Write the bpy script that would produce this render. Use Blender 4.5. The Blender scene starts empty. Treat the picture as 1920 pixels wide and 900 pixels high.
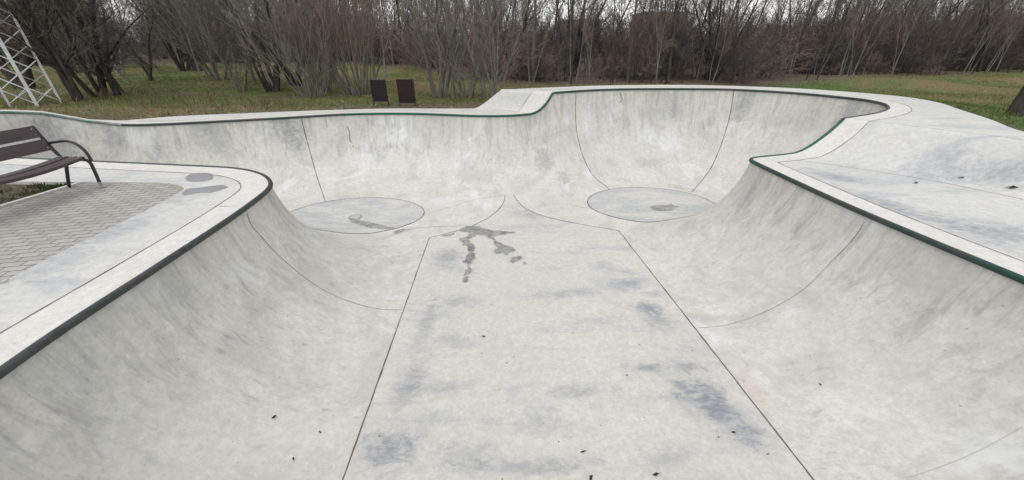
import bpy, math, random
import numpy as np
from mathutils import Vector, kdtree, noise
from mathutils.bvhtree import BVHTree
from mathutils.geometry import delaunay_2d_cdt

SC = bpy.context.scene
S = 1.7                       # camera height above the deck in metres; plan figures are in these units
# ------------------------------------------------------------------ camera, sky, sun, exposure
PITCH = math.radians(27.9); FPX = 689.0
cam_d = bpy.data.cameras.new('camera'); cam = bpy.data.objects.new('camera', cam_d)
SC.collection.objects.link(cam)
cam.location = (0, 0, S); cam.rotation_euler = (math.pi/2 - PITCH, 0, 0)
cam_d.sensor_width = 36; cam_d.lens = FPX/1920*36; cam_d.clip_start = .05; cam_d.clip_end = 1500
SC.camera = cam
SUN_EL, SUN_AZ = math.radians(73), math.radians(200)     # azimuth clockwise from +Y
w = bpy.data.worlds.new('World'); SC.world = w; w.use_nodes = True
nt = w.node_tree; bg = nt.nodes['Background']
sky = nt.nodes.new('ShaderNodeTexSky'); sky.sky_type = 'NISHITA'; sky.sun_disc = False
sky.sun_elevation = SUN_EL; sky.sun_rotation = SUN_AZ; sky.air_density = 1.3; sky.dust_density = 1; sky.ozone_density = 1
hs = nt.nodes.new('ShaderNodeHueSaturation'); hs.inputs['Saturation'].default_value = .10
nt.links.new(sky.outputs[0], hs.inputs['Color']); nt.links.new(hs.outputs[0], bg.inputs[0])
bg.inputs[1].default_value = .15
sd = bpy.data.lights.new('sun', 'SUN'); sun = bpy.data.objects.new('sun', sd); SC.collection.objects.link(sun)
sd.energy = 1.0; sd.angle = math.radians(60); sd.color = (1, .97, .93)
sdir = Vector((math.sin(SUN_AZ)*math.cos(SUN_EL), math.cos(SUN_AZ)*math.cos(SUN_EL), math.sin(SUN_EL)))
sun.rotation_euler = sdir.to_track_quat('Z', 'Y').to_euler()
vs = SC.view_settings; vs.view_transform = 'Standard'; vs.look = 'None'; vs.gamma = 1; vs.use_curve_mapping = False
vs.exposure = .51

# ------------------------------------------------------------------ helpers
COL = SC.collection
def tag(o, label=None, cat=None, group=None, kind=None):
    if label: o['label'] = label
    if cat: o['category'] = cat
    if group: o['group'] = group
    if kind: o['kind'] = kind
    return o
def empty(name, loc=(0, 0, 0), rz=0):
    o = bpy.data.objects.new(name, None); COL.objects.link(o); o.location = loc; o.rotation_euler = (0, 0, rz)
    o.empty_display_size = .2; return o
def mesh_obj(name, verts, faces, mat=None, parent=None, smooth=False, uv=None):
    me = bpy.data.meshes.new(name); me.from_pydata([tuple(v) for v in verts], [], [tuple(f) for f in faces])
    if uv is not None:
        l = me.uv_layers.new(name='UVMap')
        idx = np.zeros(len(me.loops), dtype=np.int32); me.loops.foreach_get('vertex_index', idx)
        l.data.foreach_set('uv', np.asarray(uv, dtype=np.float32)[idx].ravel())
    if mat: me.materials.append(mat)
    if smooth: me.polygons.foreach_set('use_smooth', np.ones(len(me.polygons), dtype=bool))
    me.update()
    o = bpy.data.objects.new(name, me); COL.objects.link(o)
    if parent: o.parent = parent
    return o
class MB:
    def __init__(s): s.v = []; s.f = []
    def box(s, c, size, rot=None):
        b = len(s.v); hx, hy, hz = [a/2 for a in size]; c = Vector(c)
        for x in (-hx, hx):
            for y in (-hy, hy):
                for z in (-hz, hz):
                    p = Vector((x, y, z)); p = rot @ p if rot else p; s.v.append(c + p)
        for f in ((0, 1, 3, 2), (4, 6, 7, 5), (0, 4, 5, 1), (2, 3, 7, 6), (0, 2, 6, 4), (1, 5, 7, 3)): s.f.append([b+i for i in f])
    def tube(s, pts, r, n=8, cap=True):
        pts = [Vector(p) for p in pts]; m = len(pts)
        rr = r if isinstance(r, (list, tuple)) else [r]*m
        up = None; b = len(s.v)
        for i, p in enumerate(pts):
            t = (pts[min(i+1, m-1)] - pts[max(i-1, 0)]).normalized()
            if up is None:
                up = Vector((0, 0, 1)) if abs(t.z) < .9 else Vector((1, 0, 0))
            x = t.cross(up)
            if x.length < 1e-4: x = t.orthogonal()
            x.normalize(); y = x.cross(t).normalized(); up = y
            for k in range(n):
                a = 2*math.pi*k/n; s.v.append(p + x*math.cos(a)*rr[i] + y*math.sin(a)*rr[i])
        for i in range(m-1):
            for k in range(n):
                k2 = (k+1) % n; s.f.append((b+i*n+k, b+i*n+k2, b+(i+1)*n+k2, b+(i+1)*n+k))
        if cap and n > 2:
            s.f.append([b+k for k in range(n)][::-1]); s.f.append([b+(m-1)*n+k for k in range(n)])
    def bar(s, a, b, wd, th=None):
        a = Vector(a); b = Vector(b); th = th or wd; d = b-a
        s.box((a+b)/2, (wd, th, d.length), d.to_track_quat('Z', 'Y').to_matrix())
    def build(s, name, mat, parent=None, smooth=False): return mesh_obj(name, s.v, s.f, mat, parent, smooth)

# ------------------------------------------------------------------ node materials
class NM:
    def __init__(s, name, rough=.8, spec=.3, metal=0):
        s.m = bpy.data.materials.new(name); s.m.use_nodes = True; s.t = s.m.node_tree
        s.b = s.t.nodes['Principled BSDF']; s.b.inputs['Roughness'].default_value = rough
        s.b.inputs['Specular IOR Level'].default_value = spec; s.b.inputs['Metallic'].default_value = metal
        s.tc = s.t.nodes.new('ShaderNodeTexCoord')
    def n(s, typ, **k):
        nd = s.t.nodes.new(typ)
        for a, v in k.items(): setattr(nd, a, v)
        return nd
    def put(s, sock, v):
        if isinstance(v, bpy.types.NodeSocket): s.t.links.new(v, sock)
        elif v is not None:
            if isinstance(v, (tuple, list)) and len(v) == 3 and sock.type == 'RGBA': v = (*v, 1)
            sock.default_value = v
    def map(s, src='Object', scale=(1, 1, 1), loc=(0, 0, 0), rot=(0, 0, 0)):
        nd = s.n('ShaderNodeMapping'); s.t.links.new(s.tc.outputs[src], nd.inputs[0])
        nd.inputs['Scale'].default_value = scale; nd.inputs['Location'].default_value = loc; nd.inputs['Rotation'].default_value = rot
        return nd.outputs[0]
    def noise(s, vec, scale, detail=6, rough=.6, dist=0):
        nd = s.n('ShaderNodeTexNoise'); s.put(nd.inputs['Vector'], vec); nd.inputs['Scale'].default_value = scale
        nd.inputs['Detail'].default_value = detail; nd.inputs['Roughness'].default_value = rough; nd.inputs['Distortion'].default_value = dist
        return nd.outputs['Fac']
    def vor(s, vec, scale, out='Distance'):
        nd = s.n('ShaderNodeTexVoronoi'); s.put(nd.inputs['Vector'], vec); nd.inputs['Scale'].default_value = scale
        return nd.outputs[out]
    def rng(s, v, a, b, c=0, d=1, smooth=False):
        nd = s.n('ShaderNodeMapRange'); s.put(nd.inputs[0], v)
        if smooth: nd.interpolation_type = 'SMOOTHSTEP'
        for i, x in enumerate((a, b, c, d)): nd.inputs[i+1].default_value = x
        return nd.outputs[0]
    def math(s, op, a, b=None):
        nd = s.n('ShaderNodeMath', operation=op); s.put(nd.inputs[0], a); s.put(nd.inputs[1], b); return nd.outputs[0]
    def mix(s, f, a, b, blend='MIX'):
        nd = s.n('ShaderNodeMix', data_type='RGBA', blend_type=blend)
        s.put(nd.inputs[0], f); s.put(nd.inputs[6], a); s.put(nd.inputs[7], b); return nd.outputs[2]
    def color(s, c): s.put(s.b.inputs['Base Color'], c)
    def bump(s, h, strength=.3, dist=.01):
        nd = s.n('ShaderNodeBump'); nd.inputs['Strength'].default_value = strength; nd.inputs['Distance'].default_value = dist
        s.put(nd.inputs['Height'], h); s.t.links.new(nd.outputs[0], s.b.inputs['Normal'])
def plain(name, c, rough=.6, metal=0, vary=.15, scale=20, spec=.4):
    m = NM(name, rough, spec, metal); v = m.noise(m.map(), scale, 5)
    m.color(m.mix(m.rng(v, .3, .7), tuple(x*(1-vary) for x in c), tuple(min(1, x*(1+vary)) for x in c))); m.bump(v, .15, .003)
    return m.m

def concrete(name, light, dark, blue=.5, streak=0., stains=(), pits=.6, blue_lo=.52, shift=0, warm=0.):
    m = NM(name, .82, .25); P = m.map(loc=(shift, shift*.7, 0))
    n1 = m.noise(P, .75, 8, .62, .6); n2 = m.noise(P, 3.1, 8, .7, .3); n3 = m.noise(P, 38, 6, .75)
    c = m.mix(m.rng(n1, .36, .64, smooth=True), light, dark)
    c = m.mix(m.rng(n2, .35, .72, 0, .55), c, tuple(x*.84 for x in light))
    c = m.mix(m.rng(n3, .3, .75, .28, 0), c, tuple(min(.8, x*1.22) for x in light)); n4 = m.noise(P, 11, 9, .8, .4)
    c = m.mix(m.rng(n4, .44, .64, 0, .7), c, tuple(x*.76 for x in light)); n5 = m.noise(m.map(loc=(3, 3, 3)), 24, 9, .85, .3); c = m.mix(m.rng(n5, .48, .66, 0, .6), c, tuple(x*.70 for x in light)); c = m.mix(m.rng(n4, .30, .47, .45, 0), c, tuple(min(.8, x*1.15) for x in light))
    # bluish cement bloom: stretched clouds broken up by finer noise
    PB = m.map(loc=(3.1+shift, 7.7, 0), scale=(.55, 1.5, 1))
    nb = m.noise(PB, 1.05, 9, .66, 1.1); nb2 = m.noise(P, 9, 8, .75, .8)
    mb = m.math('MULTIPLY', m.rng(nb, blue_lo, blue_lo+.17, smooth=True), m.rng(nb2, .34, .62, .25, 1))
    c = m.mix(m.math('MULTIPLY', mb, blue), c, (.265, .29, .35))
    if warm:
        nw = m.noise(m.map(loc=(11, 3, 5)), .9, 6, .6); c = m.mix(m.rng(nw, .58, .74, 0, warm), c, (.46, .36, .30))
    if stains:
        PS = m.map(loc=(2, 2, 0), scale=(.62, 1.5, 1)); nst = m.noise(PS, 1.6, 7, .65, .6); nwb = m.noise(m.map(loc=(2, 2, 0), scale=(.8, 1.25, 1)), 5.5, 10, .78, .7); nst2 = m.noise(PS, 13, 8, .78, .5)
    for (sx, sy, rx, ry, rot, k, col) in stains:
        mp = m.n('ShaderNodeMapping', vector_type='TEXTURE'); m.t.links.new(m.tc.outputs['Object'], mp.inputs[0])
        mp.inputs['Location'].default_value = (sx, sy, 0); mp.inputs['Rotation'].default_value = (0, 0, rot)
        mp.inputs['Scale'].default_value = (rx, ry, 1000)
        ln = m.n('ShaderNodeVectorMath', operation='LENGTH'); m.t.links.new(mp.outputs[0], ln.inputs[0])
        wob = m.math('ADD', ln.outputs['Value'], m.rng(nwb, .25, .75, -1.1, 1.0))
        wide = m.math('ADD', ln.outputs['Value'], m.rng(nst, .25, .75, -.9, .9))
        f0 = m.math('MULTIPLY', m.rng(wide, .2, 1.9, 1, 0, smooth=True), m.rng(nst2, .3, .65, .45, 1))
        c = m.mix(m.math('MULTIPLY', f0, k*.42), c, tuple(.55*a_+.45*.5 for a_ in col))
        f = m.math('MULTIPLY', m.rng(wob, .0, 1.15, 1, 0, smooth=True), m.rng(nst2, .32, .56, .2, 1))
        c = m.mix(m.math('MULTIPLY', f, k), c, col)
    bh = n3
    if streak:
        # cloudy trowelled patches, pale and grey
        cl = m.noise(m.map(loc=(2, 8, 4)), 1.15, 7, .6, 1.2); cl2 = m.noise(m.map(loc=(7, 1, 9)), .8, 8, .66, .9)
        c = m.mix(m.rng(cl, .45, .68, 0, .5, True), c, (.375, .37, .355))
        c = m.mix(m.rng(cl2, .54, .68, 0, .6, True), c, (.64, .65, .655))
        patch = m.noise(m.map(loc=(1, 4, 2)), 1.3, 5, .65); patch2 = m.noise(m.map(loc=(6, 4, 2)), .7, 5, .65)
        U = m.map('UV', scale=(5, 3.4, 1), rot=(0, 0, .45)); s1 = m.noise(U, 1.6, 8, .72, .9)
        f1 = m.math('MULTIPLY', m.rng(s1, .50, .70), m.rng(patch, .40, .62, .08, 1))
        c = m.mix(m.math('MULTIPLY', f1, .42*streak), c, (.25, .255, .255))
        U2 = m.map('UV', scale=(20, 9, 1), loc=(4, 2, 0), rot=(0, 0, -.35)); s2 = m.noise(U2, 1.3, 4, .6, .5)
        f2 = m.math('MULTIPLY', m.rng(s2, .57, .69), m.rng(patch2, .42, .60, .10, 1))
        c = m.mix(m.math('MULTIPLY', f2, .55*streak), c, (.19, .19, .20))
        U3 = m.map('UV', scale=(16, 7, 1), loc=(14, 2, 0), rot=(0, 0, .3)); s3 = m.noise(U3, 1.5, 5, .65, .4)
        c = m.mix(m.math('MULTIPLY', m.rng(s3, .60, .72), m.rng(patch, .35, .55, .5, .15)), c, (.68, .68, .67))
        sp = m.n('ShaderNodeSeparateXYZ'); m.t.links.new(m.tc.outputs['UV'], sp.inputs[0])
        top = m.rng(sp.outputs[1], .02, .42, 1, 0, smooth=True)
        mk = m.math('MULTIPLY', top, m.rng(m.noise(m.map('UV', scale=(10, 6, 1), rot=(0, 0, .4)), 1.1, 6, .72, .8), .50, .68))
        c = m.mix(m.math('MULTIPLY', mk, .55*streak), c, (.17, .17, .18))
    if pits:
        vd = m.vor(P, 5.5); pm = m.math('MULTIPLY', m.rng(vd, .035, .06, 1, 0), m.rng(m.noise(P, 1.7, 3), .44, .5))
        c = m.mix(m.math('MULTIPLY', pm, pits), c, (.08, .075, .07))
        vd2 = m.vor(m.map(loc=(5, 1, 2)), 9); pm2 = m.math('MULTIPLY', m.rng(vd2, .055, .085, 1, 0), m.rng(n2, .46, .52))
        c = m.mix(m.math('MULTIPLY', pm2, pits*.6), c, (.12, .11, .10))
    m.color(c); m.put(m.b.inputs['Roughness'], m.rng(n2, .3, .7, .72, .92))
    m.bump(m.math('ADD', bh, m.math('MULTIPLY', n2, .8)), .22, .004)
    return m.m

# ------------------------------------------------------------------ pixel -> plan
CP, SP = math.cos(PITCH), math.sin(PITCH)
def ray(u, v):
    x = (u-960)/FPX; y = (450-v)/FPX
    return Vector((x, CP+y*SP, -SP+y*CP))
CAM = Vector((0, 0, S))
def on_z(u, v, z): d = ray(u, v); return CAM + d*((z-S)/d.z)
def on_y(u, v, y): d = ray(u, v); return CAM + d*(y/d.y)

# ------------------------------------------------------------------ bowl plan (units of S)
OUT = [(-1.80, 1.0, .98), (-1.83, 1.6, .98), (-1.86, 2.2, .98), (-1.89, 2.5, .98), (-1.925, 2.72, .98), (-1.97, 2.85, .98),
 (-2.06, 2.985, .98), (-2.20, 3.12, .98), (-2.38, 3.23, .98), (-2.6, 3.31, .98), (-3.15, 3.395, .97), (-3.93, 3.505, .96),
 (-5.18, 3.68, .95), (-5.8, 3.78, .95), (-6.35, 3.95, .95), (-6.65, 4.25, .95), (-6.68, 4.6, .95), (-6.57, 4.9, .95),
 (-6.45, 5.18, .95), (-6.3, 5.38, .96), (-6.05, 5.47, .97), (-5.73, 5.46, 1.0), (-5.4, 5.43, 1.0), (-5.09, 5.48, 1.05), (-4.47, 5.69, 1.1),
 (-3.8, 5.93, 1.15), (-3.35, 6.12, 1.2), (-2.9, 6.31, 1.2), (-2.45, 6.41, 1.2), (-2.03, 6.43, 1.2), (-1.58, 6.41, 1.12),
 (-1.12, 6.32, 1.05), (-.67, 6.22, 1.0), (-.23, 6.2, .97), (.1, 6.27, .98), (.266, 6.36, 1.0), (.45, 6.36, 1.05), (.673, 6.39, 1.12),
 (1.07, 6.62, 1.25), (1.6, 6.85, 1.3), (2.25, 6.96, 1.3), (3.19, 6.96, 1.35), (3.86, 6.86, 1.4), (4.5, 6.4, 1.45),
 (4.86, 5.8, 1.45), (4.95, 5.45, 1.45), (4.87, 5.1, 1.45), (4.6, 4.72, 1.4), (4.3, 4.45, 1.38), (3.98, 4.24, 1.35), (3.67, 4.08, 1.28),
 (3.447, 3.966, 1.22), (3.2, 3.9, 1.15), (2.955, 3.83, 1.1), (2.7, 3.74, 1.06), (2.49, 3.68, 1.04), (2.41, 3.64, 1.03), (2.37, 3.58, 1.03),
 (2.365, 3.48, 1.03), (2.37, 2.97, 1.04), (2.39, 2.4, 1.05), (2.44, 1.9, 1.05), (2.5, 1.4, 1.06), (2.51, 1.0, 1.06), (2.44, .6, 1.05), (2.2, .22, 1.05),
 (1.85, -.04, 1.05), (1.45, -.12, 1.05), (.4, -.12, 1.0), (-.7, -.12, 1.0), (-1.1, -.05, 1.0), (-1.45, .17, .98), (-1.7, .5, .98)]
def catmull(P, sub, closed=True):
    n = len(P); out = []
    for i in range(n if closed else n-1):
        g = (lambda k: P[k % n]) if closed else (lambda k: P[min(max(k, 0), n-1)])
        a, b, c, d = [np.array(g(i+k), float) for k in (-1, 0, 1, 2)]
        t0 = 0; t1 = t0+np.linalg.norm((b-a)[:2])**.5+1e-6; t2 = t1+np.linalg.norm((c-b)[:2])**.5+1e-6; t3 = t2+np.linalg.norm((d-c)[:2])**.5+1e-6
        for k in range(sub):
            t = t1+(t2-t1)*k/sub
            A1 = (t1-t)/(t1-t0)*a+(t-t0)/(t1-t0)*b; A2 = (t2-t)/(t2-t1)*b+(t-t1)/(t2-t1)*c; A3 = (t3-t)/(t3-t2)*c+(t-t2)/(t3-t2)*d
            B1 = (t2-t)/(t2-t0)*A1+(t-t0)/(t2-t0)*A2; B2 = (t3-t)/(t3-t1)*A2+(t-t1)/(t3-t1)*A3
            out.append((t2-t)/(t2-t1)*B1+(t-t1)/(t2-t1)*B2)
    return np.array(out)
fine = catmull(OUT, 90)
# even fine resample
seg = np.r_[0, np.cumsum(np.hypot(*np.diff(np.r_[fine[:, :2], fine[:1, :2]], axis=0).T))]
PER = seg[-1]; ss = np.arange(0, PER, .005)
F = np.stack([np.interp(ss, seg, np.r_[fine[:, k], fine[:1, k]]) for k in range(3)], 1)
for _ in range(6): F = (np.roll(F, 1, 0)+F*2+np.roll(F, -1, 0))/4
T = np.roll(F[:, :2], -2, 0)-np.roll(F[:, :2], 2, 0); T /= np.linalg.norm(T, axis=1)[:, None]
area = .5*np.sum(F[:, 0]*np.roll(F[:, 1], -1)-np.roll(F[:, 0], -1)*F[:, 1])
N = np.stack([-T[:, 1], T[:, 0]], 1)*(1 if area > 0 else -1)          # inward
kd = kdtree.KDTree(len(F))
for i, p in enumerate(F): kd.insert((p[0], p[1], 0), i)
kd.balance()
def sst(x): x = min(max(x, 0), 1); return x*x*(3-2*x)
def E(x, y):                                                            # deck relief above the main deck, units S
    def prof(t): t = min(max(t, 0), 1); return t**1.8
    e = max(.33*prof((.84*x+.54*y-4.53)/.51), .33*prof((.5*x+.86*y-5.61)/.21) if y > 5 else 0)
    q = -.8*x-.6*y
    e2 = float(np.interp(q, [1.25, 1.6, 1.83, 2.0, 2.28, 2.7], [0, .045, .12, .19, .25, .3]))*sst((y-3.9)/.7)
    return max(e, e2 if x < -4 else 0)
def floor_z(x, y): return -min(.81+.045*max(y, -1), 1.03)
TH = math.radians(84)
def prof_z(t):
    u = (1-min(max(t, 0), 1))*math.sin(TH); return (1-math.sqrt(1-u*u))/(1-math.cos(TH))
def bowl_z(x, y, i, t):
    f = floor_z(x, y); r = E(F[i, 0], F[i, 1]); return f+(r-f)*prof_z(t)
# selected outline samples (spacing and turning limited)
sel = [0]; acc = 0; ang = 0
for i in range(1, len(F)):
    acc += .005; ang += abs(math.asin(max(-1, min(1, float(np.cross(T[i-1], T[i]))))))
    if acc > .05 or ang > math.radians(2.5): sel.append(i); acc = 0; ang = 0
pts = []; pi_ = []; pt_ = []
for i in sel: pts.append((F[i, 0], F[i, 1])); pi_.append(i); pt_.append(0)
NR = len(pts)
LV = [.004, .012, .025, .045, .07, .1, .14, .18, .23, .28, .34, .4, .47, .54, .61, .68, .75, .82, .88, .94, 1.0]
for t in LV:
    for i in sel:
        p = F[i, :2]+N[i]*F[i, 2]*t
        co, j, d = kd.find((p[0], p[1], 0))
        if d >= F[i, 2]*t-.006: pts.append((p[0], p[1])); pi_.append(i); pt_.append(t)
_BB = {}
def inside(poly, x, y):
    k = id(poly)
    if k not in _BB or _BB[k][0] is not poly: _BB[k] = (poly, min(p[0] for p in poly), max(p[0] for p in poly), min(p[1] for p in poly), max(p[1] for p in poly))
    b = _BB[k]
    if x < b[1] or x > b[2] or y < b[3] or y > b[4]: return False
    c = False; n = len(poly); j = n-1
    for i in range(n):
        xi, yi = poly[i][0], poly[i][1]; xj, yj = poly[j][0], poly[j][1]
        if (yi > y) != (yj > y) and x < (xj-xi)*(y-yi)/(yj-yi)+xi: c = not c
        j = i
    return c
rim_poly = [(F[i, 0], F[i, 1]) for i in sel]
rnd = random.Random(3)
for gx in np.arange(-6.8, 5.1, .09):
    for gy in np.arange(-.2, 7.1, .09):
        x = gx+rnd.uniform(-.01, .01); y = gy+rnd.uniform(-.01, .01)
        co, j, d = kd.find((x, y, 0))
        if d > .95*.6 and inside(rim_poly, x, y) and (d > F[j, 2]*1.03 or rnd.random() < .35):
            pts.append((x, y)); pi_.append(j); pt_.append(d/F[j, 2])
vo, eo, fo, ov, oe, of = delaunay_2d_cdt([Vector(p) for p in pts], [(k, (k+1) % NR) for k in range(NR)], [], 1, 1e-5)
BV = []; BUV = []; BT = []
for k, v in enumerate(vo):
    src = ov[k][0] if ov[k] else None
    if src is None: co, j, d = kd.find((v.x, v.y, 0)); i, t = j, d/F[j, 2]
    else: i, t = pi_[src], pt_[src]
    BV.append(Vector((v.x*S, v.y*S, bowl_z(v.x, v.y, i, t)*S))); BUV.append((i*.005, t)); BT.append(t)
tris = [f for f in fo]
# fix orientation
def up_tri(V, f):
    a, b, c = V[f[0]], V[f[1]], V[f[2]]
    return f if (b-a).cross(c-a).z > 0 else f[::-1]
tris = [up_tri(BV, list(f)) for f in tris]
# avoid uv wrap triangles
wall = [f for f in tris if min(BT[i] for i in f) < .999]; flat = [f for f in tris if min(BT[i] for i in f) >= .999]
wall = [f for f in wall]
def sub(V, faces, extra):
    m = {}; vv = []; ee = []; ff = []
    for f in faces:
        g = []
        for i in f:
            if i not in m: m[i] = len(vv); vv.append(V[i]); ee.append(extra[i])
            g.append(m[i])
        ff.append(g)
    return vv, ff, ee
bowl = empty('skate_bowl', (0, 2*S, 0))
tag(bowl, 'pale grey concrete skate bowl with curved walls, flat channel floor and dark green steel coping', 'skate bowl')
BO = Vector((0, 2*S, 0))
def part(name, V, Fc, mat, smooth=True, uv=None, root=None):
    o = mesh_obj(name, V, Fc, mat, None, smooth, uv); r = root or bowl
    o.parent = r; o.matrix_parent_inverse = r.matrix_basis.inverted() if r.matrix_basis else o.matrix_parent_inverse
    return o
bpy.context.view_layer.update()
bvh = BVHTree.FromPolygons(BV, tris)
def hit(u, v, tree=None):
    h = (tree or bvh).ray_cast(CAM, ray(u, v).normalized()); return h[0], h[1]
BLUE = (.185, .20, .245); PINK = (.50, .40, .34)
def st(u, v, rx, ry, rot, k, col=BLUE, z=-.9*S):
    p = on_z(u, v, z); return (p.x, p.y, rx, ry, rot, k, col)
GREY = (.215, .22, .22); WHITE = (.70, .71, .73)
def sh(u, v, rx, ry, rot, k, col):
    p = hit(u, v)[0]; return (p.x, p.y, rx, ry, rot, k, col)
chan_st = [st(1310, 740, .26, .34, .35, .9), st(1345, 775, .2, .2, 0, .7), st(1400, 820, .18, .18, 0, .7), st(1215, 692, .30, .08, 0, .7), st(1290, 690, .2, .12, 0, .6), st(1215, 575, .20, .20, .3, .75), st(1235, 600, .2, .2, .3, .5),
           st(735, 850, .30, .22, .2, .75), st(1060, 545, .75, .15, .12, .42), st(1180, 525, .3, .16, .2, .6), st(860, 560, .35, .16, 0, .4), st(830, 730, .35, .12, 0, .35), st(1080, 738, .45, .10, 0, .4), st(800, 600, .12, .5, 0, .45),
           st(840, 485, .3, .4, 0, .6, BLUE, -.97*S), st(1000, 400, .5, .35, 0, .5, BLUE, -S), st(990, 885, .7, .10, 0, .5), st(770, 720, .16, .4, 0, .5), st(1130, 600, .45, .10, .1, .3), st(850, 640, .3, .16, 0, .35), st(1010, 805, .5, .12, 0, .3), st(880, 860, .3, .12, 0, .35), st(1240, 870, .3, .10, .2, .3)]
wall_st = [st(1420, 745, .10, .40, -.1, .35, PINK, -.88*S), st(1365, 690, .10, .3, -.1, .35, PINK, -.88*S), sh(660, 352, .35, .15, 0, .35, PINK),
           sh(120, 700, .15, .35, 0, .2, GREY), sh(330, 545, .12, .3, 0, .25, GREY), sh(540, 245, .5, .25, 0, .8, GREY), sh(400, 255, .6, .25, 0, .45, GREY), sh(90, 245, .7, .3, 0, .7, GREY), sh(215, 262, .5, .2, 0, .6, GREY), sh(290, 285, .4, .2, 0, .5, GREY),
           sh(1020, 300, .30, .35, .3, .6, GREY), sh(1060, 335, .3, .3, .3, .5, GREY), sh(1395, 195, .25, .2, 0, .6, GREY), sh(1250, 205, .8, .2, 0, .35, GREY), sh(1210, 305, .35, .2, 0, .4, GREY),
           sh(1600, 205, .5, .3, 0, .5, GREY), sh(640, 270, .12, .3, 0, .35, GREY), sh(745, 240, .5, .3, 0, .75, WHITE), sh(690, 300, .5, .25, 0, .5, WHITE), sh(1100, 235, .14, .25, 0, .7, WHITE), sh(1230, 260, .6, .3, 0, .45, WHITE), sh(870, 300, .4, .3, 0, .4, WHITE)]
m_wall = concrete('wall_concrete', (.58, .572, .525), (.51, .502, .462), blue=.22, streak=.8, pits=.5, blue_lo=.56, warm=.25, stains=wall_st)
m_chan = concrete('channel_concrete', (.557, .547, .503), (.487, .482, .455), blue=.55, pits=.9, blue_lo=.50, stains=chan_st)
m_disc = concrete('disc_concrete', (.55, .545, .510), (.48, .478, .46), blue=.55, pits=.5, blue_lo=.40, shift=4)
deck_st = [st(u, v, a_, b_, r_, k_, BLUE, 0) for u, v, a_, b_, r_, k_ in ((1700, 400, .5, .25, -.9, .6), (1840, 345, .9, .3, -.9, .5), (1560, 330, .5, .25, -.9, .6), (1640, 375, .5, .2, -.9, .5), (1880, 440, .6, .4, 0, .6), (210, 430, .3, .5, 0, .5), (90, 500, .3, .4, 0, .45), (320, 375, .4, .3, 0, .35), (1640, 195, .7, .3, 0, .5), (1750, 205, .7, .3, 0, .35))]
m_deck = concrete('deck_concrete', (.565, .560, .530), (.49, .49, .475), blue=.6, pits=.6, blue_lo=.48, shift=9, stains=deck_st)
m_band = concrete('band_concrete', (.61, .60, .565), (.55, .545, .515), blue=.22, pits=.6, blue_lo=.56, shift=2)
v_, f_, u_ = sub(BV, wall, BUV)
part('curved_wall', v_, f_, m_wall, uv=u_)
v_, f_, u_ = sub(BV, flat, BUV)
part('flat_floor', v_, f_, m_wall, uv=[(a, 1.0) for a, b in u_])

# ---- draped sheets and ribbons
def zat(x, y):
    h = bvh.ray_cast(Vector((x, y, 3)), Vector((0, 0, -1))); return h[0].z if h[0] else None
def smooth_poly(P, sub=6, closed=False): return [tuple(p) for p in catmull([tuple(p) for p in P], sub, closed)]+([] if closed else [tuple(P[-1])])
def drape(poly, off, step=.06, zf=None, E_=None):
    """CDT sheet of a plan polygon (metres) laid on the surface"""
    zf = zf or zat; P = []
    n = len(poly)
    for i in range(n):
        a = Vector(poly[i][:2]); b = Vector(poly[(i+1) % n][:2]); k = max(1, int((b-a).length/step))
        for j in range(k): P.append(a.lerp(b, j/k))
    nb = len(P); xs = [p.x for p in P]; ys = [p.y for p in P]; pl = [(p.x, p.y) for p in P]
    if step < 5:
        r = random.Random(1)
        for x in np.arange(min(xs), max(xs), step):
            for y in np.arange(min(ys), max(ys), step):
                if inside(pl, x, y): P.append(Vector((x+r.uniform(-.1, .1)*step, y+r.uniform(-.1, .1)*step)))
    a, e, f, *_ = delaunay_2d_cdt(P, [(i, (i+1) % nb) for i in range(nb)], [], 1, 1e-6)
    V = []
    for p in a:
        z = zf(p.x, p.y); V.append(Vector((p.x, p.y, (z if z is not None else 0)+off)))
    return V, [up_tri(V, list(t)) for t in f]
m_faint = plain('faint_joint', (.38, .37, .345), .9, vary=.2, scale=9)
m_thin = plain('hairline_joint', (.27, .25, .225), .9, vary=.4, scale=9)
m_joint = plain('joint_sealant', (.13, .115, .10), .9, vary=.4, scale=9)
def ribbon(pix=None, world=None, width=.013, tree=None, name='joint', mat=None, off=.003, parent=None):
    pts_ = []
    if world is None:
        for u, v in smooth_poly(pix, 10):
            p, nrm = hit(u, v, tree)
            if p: pts_.append((p, nrm if nrm.z > 0 else -nrm))
    else: pts_ = world
    r = random.Random(len(pts_)); V = []; Fc = []
    # resample
    for i, (p, nrm) in enumerate(pts_):
        a = pts_[max(i-1, 0)][0]; b = pts_[min(i+1, len(pts_)-1)][0]; t = (b-a)
        if t.length < 1e-6: t = Vector((1, 0, 0))
        t.normalize(); s = nrm.cross(t).normalized(); wd = width*(.55+.5*r.random()+.8*max(0, noise.noise(p*4.)))/2
        V += [p+s*wd+nrm*off, p-s*wd+nrm*off]
        if i: k = len(V); Fc.append((k-4, k-3, k-1, k-2))
    if width < .006: mat = m_faint
    if len(V) > 3: return part(name, V, Fc, mat or m_joint)
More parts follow.
